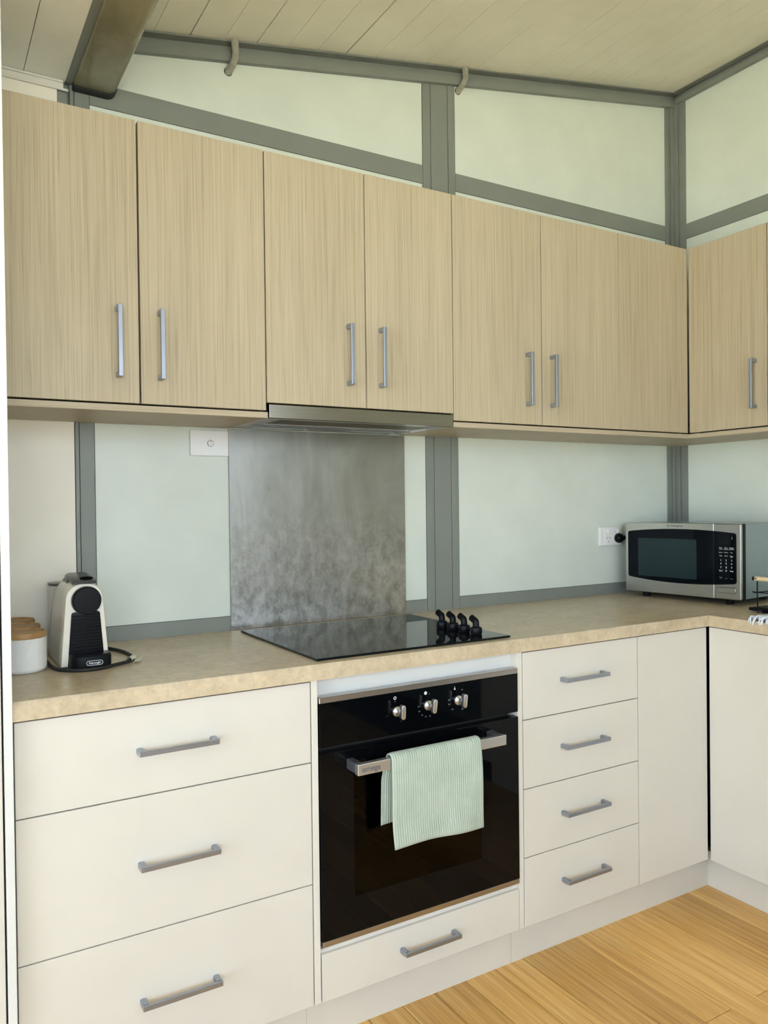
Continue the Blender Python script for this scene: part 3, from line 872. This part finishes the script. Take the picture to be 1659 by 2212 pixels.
# ------------------------------------------------------------------ canisters
def canister(cy, label, lid_rot, rad=.050, cx=.3225):
    t = thing('canister', label, 'canister', (cx, cy, ZB), 'white chevron canisters with wooden lids')
    q = BM(); n = 220; m_ = 84; H = .0775
    rings = []
    def prof(v):
        z = v * H
        r = rad
        if z < .010: r = rad - .009 * (1 - z / .010) ** 2
        return r, z
    for j in range(m_ + 1):
        r, z = prof(j / m_); ring = []
        for i in range(n):
            a = 2 * PI * i / n
            # bands of chevron relief alternate with smooth strips
            d = (a + PI / 2 + .10 + PI) % (2 * PI / 3) - PI / 3           # angle from a band centre
            disp = 0
            if abs(d) < .62 and z > .0045 and z < H - .003:
                ph = (z - abs(d) * rad * .78) / .0050
                disp = -.0016 * (.5 + .5 * math.cos(2 * PI * ph)) ** 1.6
            rr_ = r + disp
            ring.append(q.verts.new((cx + rr_ * math.cos(a), cy + rr_ * math.sin(a), ZB + z)))
        rings.append(ring)
    for a, b_ in zip(rings, rings[1:]):
        for i in range(n): q.faces.new((a[i], a[(i + 1) % n], b_[(i + 1) % n], b_[i]))
    q.faces.new(rings[0][::-1]); q.faces.new(rings[-1])
    obj('jar', q, CERAM, t, 70)
    q = BM(); zl = H + .0002
    lathe(q, [(0, zl), (rad - .0012, zl), (rad - .0002, zl + .0012), (rad - .0002, zl + .0120), (rad - .0012, zl + .0130), (rad - .0045, zl + .0130), (rad - .0055, zl + .0095), (0, zl + .0095)], cx, cy, ZB, 64)
    o = obj('lid', q, LIDWOOD, t, 35)
for cy, lb, r_ in [(-.286, 'white chevron canister with wooden lid at the front, farthest from the wall', 0),
                   (-.181, 'middle white canister with wooden lid, between two like it', 1),
                   (-.076, 'white canister with wooden lid at the back, closest to the cream wall', 2)]:
    canister(cy, lb, r_)

# ------------------------------------------------------------------ coffee machine
CX = .4520; CF = -.312
t = thing('coffee_machine', 'small cream and black capsule coffee machine on the bench by the canisters', 'coffee machine', (CX, -.18, ZB))
def arch(hw_b, hw_t, h, zoff=.0, n=10, r=None):
    """arch outline (x,z): leaning sides and a round top"""
    pts = [(-hw_b, zoff)]
    zs = h - hw_t * .96
    pts += [(-hw_b + (hw_b - hw_t) * k / 4, zoff + (zs - zoff) * k / 4) for k in range(1, 5)]
    for k in range(1, 12):
        a = PI - PI * k / 12; pts.append((hw_t * math.cos(a), zs + hw_t * .96 * math.sin(a) ** .9))
    pts += [(hw_b - (hw_b - hw_t) * k / 4, zoff + (zs - zoff) * k / 4) for k in range(4, -1, -1)]
    return pts
q = BM(); prev = None
secs = [(CF, .0525, .0405, .1925, .0035), (CF + .004, .0535, .0420, .195, .003), (CF + .04, .0535, .0425, .200, .003), (CF + .09, .0535, .0425, .203, .003), (CF + .14, .0535, .0415, .199, .003), (CF + .185, .0530, .0395, .188, .003), (CF + .215, .0520, .0385, .172, .003), (CF + .232, .0500, .0365, .150, .003), (CF + .238, .046, .033, .13, .004)]
for (y, hb_, ht_, h_, zo) in secs:
    ring = [q.verts.new((CX + px, y, ZB + pz)) for px, pz in arch(hb_, ht_, h_, zo)]
    if prev:
        for i in range(len(ring)): q.faces.new((prev[i], prev[(i + 1) % len(ring)], ring[(i + 1) % len(ring)], ring[i]))
    else: q.faces.new(ring)
    prev = ring
q.faces.new(prev[::-1])
obj('housing', q, CREAMPL, t, 50)
obj('base', B(CX - .048, CX + .048, CF + .01, CF + .235, ZB + .0004, ZB + .006), BLACKM, t)
# black front apron (trapezoid with rounded top corners) and its slats
def trap(hb_, ht_, z0, z1, r):
    pts = [(-hb_, z0)]
    for k in range(6):
        a = PI - k * PI / 10; pts.append((-ht_ + r + r * math.cos(a), z1 - r + r * math.sin(a)))
    for k in range(6):
        a = PI / 2 - k * PI / 10; pts.append((ht_ - r + r * math.cos(a), z1 - r + r * math.sin(a)))
    pts.append((hb_, z0)); return [(CX + .002 + p[0], p[1]) for p in pts]
q = BM(); prism(q, trap(.0405, .0315, ZB + .004, ZB + .1275, .006), 'y', CF - .004, CF + .02, .0015)
ap = obj('front_apron', q, BLACKP, t, 40)
for k in range(11):
    z = ZB + .118 - k * .0074; hw_ = .0300 + (.118 - (z - ZB)) * .07
    obj('slat', B(CX + .002 - hw_, CX + .002 + hw_, CF - .0056, CF - .0035, z - .0026, z + .0020, bev=.0008), BLACKP, ap)
# round brew head
q = BM(); ax = Matrix.Translation((CX + .0035, CF, ZB + .1535)) @ Matrix.Rotation(PI / 2, 4, 'X')
lathe(q, [(.0318, -.004), (.0318, .012), (.0300, .0145), (.0, .0150)], 0, 0, 0, 56, ax)
hd = obj('brew_head', q, BLACKP, t, 35)
q = BM(); lathe(q, [(.0335, -.002), (.0335, .0035), (.0318, .0045), (.0318, -.002)], 0, 0, 0, 56, ax); obj('head_ring', q, mat('dark_grey_ring', (.16, .15, .13), .3), hd, 35)
# lever on top
q = BM()
lv = [(CF - .008, .1985), (CF + .01, .2025), (CF + .04, .2070), (CF + .075, .2100), (CF + .105, .2095), (CF + .135, .2040), (CF + .150, .1960)]
prevr = None
for i, (y, z) in enumerate(lv):
    hw_ = [.026, .028, .026, .021, .021, .021, .020][i]
    ring = [q.verts.new((CX - .001 + sx * hw_, y, ZB + z + dz)) for sx, dz in ((-1, -.006), (-1, 0), (-.8, .0022), (.8, .0022), (1, 0), (1, -.006))]
    if prevr:
        for k in range(6): q.faces.new((prevr[k], prevr[(k + 1) % 6], ring[(k + 1) % 6], ring[k]))
    else: q.faces.new(ring)
    prevr = ring
q.faces.new(prevr[::-1])
lvr = obj('lever', q, mat('lever_grey', (.022, .020, .016), .24, 0, .3), t, 40)
q = BM(); prevr = None
for i, (y, z) in enumerate([(CF + .055, .203), (CF + .085, .206), (CF + .115, .203), (CF + .14, .193)]):
    ring = [q.verts.new((CX + dx, y, ZB + z + dz)) for dx, dz in ((-.031, -.020), (-.029, -.006), (-.020, .002), (-.020, -.010))]
    if prevr:
        for k in range(4): q.faces.new((prevr[k], prevr[(k + 1) % 4], ring[(k + 1) % 4], ring[k]))
    else: q.faces.new(ring)
    prevr = ring
q.faces.new(prevr[::-1]); obj('lever_arm', q, mat('arm_grey', (.07, .065, .048), .35), lvr, 40)
q = BM(); ax2 = Matrix.Translation((CX + .006, CF + .010, ZB + .2048)) @ Matrix.Rotation(-.32, 4, 'X')
lathe(q, [(.0, .0006), (.011, .0006), (.0135, .0014), (.015, .0004)], 0, 0, 0, 32, ax2 @ Matrix.Diagonal((1, .6, 1, 1))); obj('lever_dimple', q, BLACKP, lvr, 40)
# water tank
q = BM(); out = []
for k in range(24):
    a = 2 * PI * k / 24; out.append((CX - .006 +   .040 * math.copysign(abs(math.cos(a)) ** .7, math.cos(a)), CF + .243 + .040 * math.copysign(abs(math.sin(a)) ** .7, math.sin(a))))
prism(q, out, 'z', ZB + .004, ZB + .171, .002); tk = obj('water_tank', q, mat('tank_plastic', (.62, .60, .54), .15), t, 40)
q = BM(); prism(q, [(CX - .006 + (p[0] - CX + .006) * 1.02, p[1]) for p in out], 'z', ZB + .1712, ZB + .177, .0015); obj('tank_lid', q, mat('smoke_lid', (.10, .095, .08), .25), tk, 40)
# drip tray
def tray_out(dy=0.0, s=1.0):
    pts = [(CX + .0015 - .0385 * s, CF - .003)]
    for k in range(13):
        a = PI + PI * k / 12
        pts.append((CX + .0075 + .0445 * s * math.copysign(abs(math.cos(a)) ** .55, math.cos(a)), CF - .022 + dy + .030 * s * math.copysign(abs(math.sin(a)) ** .8, math.sin(a))))
    pts.append((CX + .0070 + .0455 * s, CF - .003)); return pts
q = BM(); prism(q, tray_out(), 'z', ZB + .0006, ZB + .0320, .0025); tr_ = obj('drip_tray', q, BLACKM, t, 40)
q = BM(); prism(q, tray_out(.002, .93), 'z', ZB + .0318, ZB + .0338, .0005); obj('drip_grate', q, BLACKP, tr_)
yl = CF - .0530
lx, lz, lw, lh = CX + .0110, ZB + .0165, .0180, .0056
q = BM(); o1, o2 = [], []
for k in range(40):
    a = 2 * PI * k / 40; sx = math.copysign(1, math.cos(a)); ex = (lw - lh)
    for L_, rr_ in ((o1, lh), (o2, lh - .0011)):
        L_.append(q.verts.new((lx + sx * ex + rr_ * math.cos(a), yl + 0.0, lz + rr_ * math.sin(a))))
for k in range(40): q.faces.new((o1[k], o1[(k + 1) % 40], o2[(k + 1) % 40], o2[k]))
obj('badge_outline', q, PRINT, tr_)
text('lettering', "DeLonghi", .0066, (lx, yl - .0001, lz), (1, 0, 0), (0, 0, 1), PRINT, tr_, bold=.00018)
# power cord with paper tag lying round the machine
cz = ZB + .0046
cord = catmull([(.470, -.060, cz + .004), (.520, -.085, cz), (.556, -.170, cz), (.567, -.255, cz), (.5545, -.320, cz), (.505, -.357, cz), (.468, -.3745, cz), (.430, -.372, cz), (.395, -.345, cz), (.382, -.295, cz), (.380, -.225, cz), (.378, -.12, cz)], 8)
q = BM(); tube(q, cord, .0042, 10); obj('power_cord', q, RUBBER, t, 60)
q = BM(); cyl(q, (.5470, -.3270, cz + .002), (.5640, -.2960, cz + .002), .0066, .0066, 20, False)
pt = obj('paper_tag', q, mat('tag_paper', (.74, .73, .64), .7), t, 60)
q = BM(); v4 = [q.verts.new(p) for p in [(.5540, -.3330, cz - .0035), (.5680, -.3030, cz - .0035), (.5850, -.3080, cz + .006), (.5690, -.3400, cz + .001)]]
v5 = [q.verts.new((v.co.x, v.co.y, v.co.z + .0005)) for v in v4]
q.faces.new(v4[::-1]); q.faces.new(v5)
for i in range(4): q.faces.new((v4[i], v4[(i + 1) % 4], v5[(i + 1) % 4], v5[i]))
obj('tag_flap', q, pt.data.materials[0], pt)

# ------------------------------------------------------------------ microwave
ML = Vector((2.496, -.0756, 0)); MD = Vector((.10606, -.99436, 0)); MM = Vector((.99436, .10606, 0)); MZ = Vector((0, 0, 1))
MMAT = Matrix(((MD.x, MM.x, 0, ML.x), (MD.y, MM.y, 0, ML.y), (0, 0, 1, 0), (0, 0, 0, 1)))   # (u, w, z) -> world
t = thing('microwave', 'silver fronted microwave oven in the corner of the bench', 'microwave', tuple(MMAT @ Vector((.234, .16, ZB))))
def mobj(name, b, m, parent=t, smooth=None):
    bmesh.ops.transform(b, matrix=MMAT, verts=b.verts); return obj(name, b, m, parent, smooth)
Z0, Z1, MWW = .9360, 1.2010, .4685
mobj('body', B(.004, MWW - .004, .030, .312, Z0 + .001, Z1 - .001, bev=.004, seg=2), MWBODY)
mobj('front_casing', B(.001, MWW + .0005, .012, .032, Z0, Z1, bev=.003, seg=2), BLACKP)
def arcs(u0, u1, which):
    """upper / lower edge of the dark lens at u, bowed"""
    def top(u_): return 1.1795 - .0118 * ((u_ - .2325) / .2195) ** 2
    def bot(u_): return .9800 + .0135 * ((u_ - .2325) / .2195) ** 2
    n_ = 14; pts = []
    for k in range(n_ + 1): uu = u0 + (u1 - u0) * k / n_; pts.append((uu, bot(uu)))
    for k in range(n_ + 1): uu = u1 + (u0 - u1) * k / n_; pts.append((uu, top(uu)))
    return pts
def rounded(pts, corners, r=.009):
    out = []; n_ = len(pts)
    for i, p in enumerate(pts):
        if i in corners:
            a = Vector(pts[i - 1]) - Vector(p); c = Vector(pts[(i + 1) % n_]) - Vector(p); p_ = Vector(p)
            A = p_ + a.normalized() * r; C_ = p_ + c.normalized() * r
            for k in range(6):
                s = k / 5; out.append(tuple((1 - s) ** 2 * A + 2 * s * (1 - s) * p_ + s * s * C_))
        else: out.append(p)
    return out
SPL = .3696
dp = mobj('door', prism(BM(), rounded([(.001, Z0 + .001), (SPL - .0006, Z0 + .001), (SPL - .0006, Z1), (.001, Z1)], {0, 3}, .006), 'y', 0, .013, .0015), MWSTEEL)
mobj('door_glass', prism(BM(), rounded(arcs(.0128, SPL - .0006, 0), {0, 29}), 'y', -.0012, .004, .0006), MWGLASS, dp)
mobj('window', prism(BM(), rounded([(.0580, .9985), (.3020, .9985), (.3020, 1.1425), (.0580, 1.1425)], {0, 1, 2, 3}, .004), 'y', -.0016, .002, .0003), MWWIN, dp)
cpn = mobj('control_panel', prism(BM(), rounded([(SPL + .0006, Z0 + .001), (MWW, Z0 + .001), (MWW, Z1), (SPL + .0006, Z1)], {1, 2}, .006), 'y', 0, .013, .0035, 4), MWSTEEL)
mobj('control_glass', prism(BM(), rounded(arcs(SPL + .0006, .4525, 0), {14, 15}), 'y', -.0012, .004, .0006), MWGLASS, cpn)
mobj('open_button', prism(BM(), rounded([(.3785, .9600), (.4495, .9600), (.4495, .9778), (.3785, .9778)], {1}, .008), 'y', -.0022, .003, .0008), MWSTEEL, cpn)
mobj('button_gap', prism(BM(), rounded([(.3775, .9590), (.4505, .9590), (.4505, .9790), (.3775, .9790)], {1}, .008), 'y', -.0004, .002), BLACKP, cpn)
def mtext(name, s, size, u_, z_, m, parent, wofs=-.00145, bold=0.0):
    return text(name, s, size, MMAT @ Vector((u_, wofs, z_)), MD, MZ, m, parent, bold=bold)
mtext('lettering', 'Westinghouse', .0090, .2235, 1.1902, GREYPRINT, dp, -.0003, .00015)
q = BM(); n_ = 24
for r0, r1 in ((.0042, .0050),):
    ra = [q.verts.new((.1885 + r0 * math.cos(2 * PI * i / n_), -.0004, 1.1902 + r0 * math.sin(2 * PI * i / n_))) for i in range(n_)]
    rb = [q.verts.new((.1885 + r1 * math.cos(2 * PI * i / n_), -.0004, 1.1902 + r1 * math.sin(2 * PI * i / n_))) for i in range(n_)]
    for i in range(n_): q.faces.new((ra[i], ra[(i + 1) % n_], rb[(i + 1) % n_], rb[i]))
mobj('emblem_ring', q, GREYPRINT, dp)
mtext('emblem', 'W', .0062, .1885, 1.1905, GREYPRINT, dp, -.0003)
mobj('emblem_bar', B(.1857, .1913, -.0005, -.0002, 1.1868, 1.1874), GREYPRINT, dp)
cols_ = (.3952, .4151, .4352)
for z_, words, sz in [(1.1172, ('Time', 'Time', 'Weight'), .0054), (1.1122, ('Cook', 'Defrost', 'Defrost'), .0054), (1.1004, ('Popcorn', 'Potatoes', 'Pizza'), .0042),
                      (1.0889, ('Veggie', 'Reheat', 'Dinner'), .0042), (1.0850, ('', '', 'Plate'), .0042), (1.0733, ('1', '2', '3'), .0092), (1.0617, ('4', '5', '6'), .0092),
                      (1.0483, ('7', '8', '9'), .0092), (1.0367, ('Start', '0', 'Stop'), .0068)]:
    for c_, s in zip(cols_, words):
        if s: mtext('key_print', s, .0092 if s == '0' else sz, c_, z_, PRINT, cpn)
for z_, words in [(1.0135, ('Power', '', '')), (1.0100, ('Level', 'Clock', 'Timer'))]:
    for c_, s in zip(cols_, words):
        if s: mtext('key_print', s, .0040, c_, z_, DIMPRINT, cpn)
for dz in (1.1530, 1.1475): mobj('display_dot', B(.4360, .4380, -.0016, -.0013, dz, dz + .0022), PRINT, cpn)
for u_, w_ in [(.06, .05), (.40, .05), (.06, .27), (.40, .27)]:
    q = BM(); cyl(q, (u_, w_, ZB + .0005), (u_, w_, Z0 + .002), .014, .016, 20); mobj('foot', q, BLACKM)
# plug in the wall socket and its cord
q = BM(); axp = Matrix.Translation((2.5180, -.0145, 1.1375)) @ Matrix.Rotation(PI / 2, 4, 'X')
lathe(q, [(0, 0), (.0175, 0), (.0190, .004), (.0185, .014), (.0150, .021), (.009, .025), (0, .026)], 0, 0, 0, 36, axp)
tube(q, catmull([(2.5180, -.028, 1.1375), (2.538, -.028, 1.1380), (2.562, -.026, 1.1380), (2.590, -.023, 1.137)], 6), lambda i, n__: .0105 - .0035 * i / n__, 14)
pl = obj('plug', q, BLACKP, t, 40)
q = BM(); tube(q, catmull([(2.586, -.023, 1.137), (2.62, -.020, 1.12), (2.66, -.019, 1.0), (2.72, -.022, .94), (2.77, -.030, .9225)], 8), .0038, 10); obj('power_cord', q, RUBBER, pl, 60)

# ------------------------------------------------------------------ wire rack with wooden handle, cloth
t = thing('dish_rack', 'black wire rack with pale wooden handle at the bench end beside the microwave', 'rack', (2.56, -.78, ZB))
q = BM()
for xx in (2.470, 2.650):
    tube(q, catmull([(xx, -.625, ZB + .0105), (xx, -.80, ZB + .0105), (xx, -.95, ZB + .0105)], 4), .0055, 10)
for yy in (-.632, -.95): tube(q, [(2.470, yy, ZB + .0105), (2.650, yy, ZB + .0105)], .0055, 10)
obj('base_frame', q, BLACKM, t, 50)
for xx, yy in [(2.472, -.662), (2.648, -.662), (2.472, -.93), (2.648, -.93)]:
    q = BM(); cyl(q, (xx, yy, ZB + .0004), (xx, yy, ZB + .0085), .011, .009, 18); obj('foot', q, RUBBER, t, 40)
obj('tray', B(2.474, 2.646, -.946, -.636, ZB + .0120, ZB + .0170, bev=.001), BLACKM, t)
for xx in (2.488, 2.635):
    for yy in (-.640, -.94):
        q = BM(); tube(q, catmull([(xx, yy - (.004 if yy > -.7 else -.004), ZB + .012), (xx, yy, ZB + .03), (xx, yy, ZB + .115)], 5), .0022, 8); obj('wire_post', q, BLACKM, t, 60)
for zz in (ZB + .064, ZB + .110):
    for xx in (2.488, 2.635):
        q = BM(); tube(q, [(xx, -.622, zz), (xx, -.958, zz)], .0019, 8); obj('wire_rail', q, BLACKM, t, 60)
    for yy in (-.640, -.94):
        q = BM(); tube(q, [(2.474, yy, zz), (2.650, yy, zz)], .0019, 8); obj('wire_rail', q, BLACKM, t, 60)
for xx in (2.488, 2.635):
    q = BM(); tube(q, catmull([(xx, -.636, ZB + .1085), (xx, -.640, ZB + .1085), (xx, -.72, ZB + .1085), (xx, -.90, ZB + .1085)], 6), lambda i, n__: .0075 if 1 < i < n__ - 2 else .006, 16)
    hd_ = obj('wooden_handle', q, PALEWOOD, t, 60)
    q = BM(); cyl(q, (xx, -.625, ZB + .1085), (xx, -.638, ZB + .1085), .0068, .0068, 16); obj('handle_cap', q, BLACKM, hd_, 40)
# fringed cloth hanging out of the rack and over the bench edge
def cloth():
    b = BM(); NXc, NYc = 34, 30
    path = catmull([(2.4540, 0, ZB + .060), (2.4515, 0, ZB + .050), (2.4480, 0, ZB + .035), (2.440, 0, ZB + .018), (2.410, 0, ZB + .006), (2.365, 0, ZB + .007), (2.330, 0, ZB + .0065), (2.306, 0, ZB + .0050)], 5)
    g = []
    for j, p in enumerate(path):
        row = []
        for i in range(NXc + 1):
            s = i / NXc; f = j / (len(path) - 1)
            y = -.750 - .20 * s + .012 * math.sin(f * 5 + 1) - .02 * (1 - f) * (1 - s)
            row.append(b.verts.new((p.x - .003 + .006 * math.sin(s * 14) * f * (1 - .0 * f) if f < .9 else p.x + .003, y, p.z + .0035 * (1 + math.sin(s * 19 + f * 3)) * (1 if f < .97 else .4))))
        g.append(row)
    for r0, r1 in zip(g, g[1:]):
        for i in range(NXc): b.faces.new((r0[i], r0[i + 1], r1[i + 1], r1[i]))
    return b
o = obj('cloth', cloth(), CLOTH, None, 180)
sm = o.modifiers.new('thickness', 'SOLIDIFY'); sm.thickness = .003
tag(o, 'pale blue white fringed cloth on the bench edge in front of the wire rack', 'cloth')
q = BM(); random.seed(3)
for k in range(46):
    y = -.744 - .20 * k / 45; x0 = 2.318 + random.uniform(-.004, .02)
    L_ = random.uniform(.022, .042); a = random.uniform(-.9, .9)
    z0 = ZB + .0065 + random.uniform(0, .006)
    over = x0 - L_ < 2.300
    e = (2.2935 if over else x0 - L_, y + L_ * a * .6, (ZB - .002 - random.uniform(0, .010)) if over else ZB + .004)
    m_ = (2.2975 if over else (x0 + e[0]) / 2, y + L_ * a * .25, z0 + .003)
    tube(q, catmull([(x0, y, z0), m_, (e[0] - (.001 if over else 0), e[1], e[2])], 4), lambda i, n__: .0028 - .0012 * i / n__, 6)
for k in range(16):
    x0 = 2.33 + .006 * k; y = -.748; L_ = random.uniform(.012, .024)
    tube(q, catmull([(x0, y, ZB + .009), (x0 - .002, y + L_ * .6, ZB + .009), (x0 - random.uniform(-.008, .010), y + L_, ZB + .0045)], 4), lambda i, n__: .0028 - .0012 * i / n__, 6)
tag(obj('fringe', q, CLOTH, o, 60), kind='stuff')
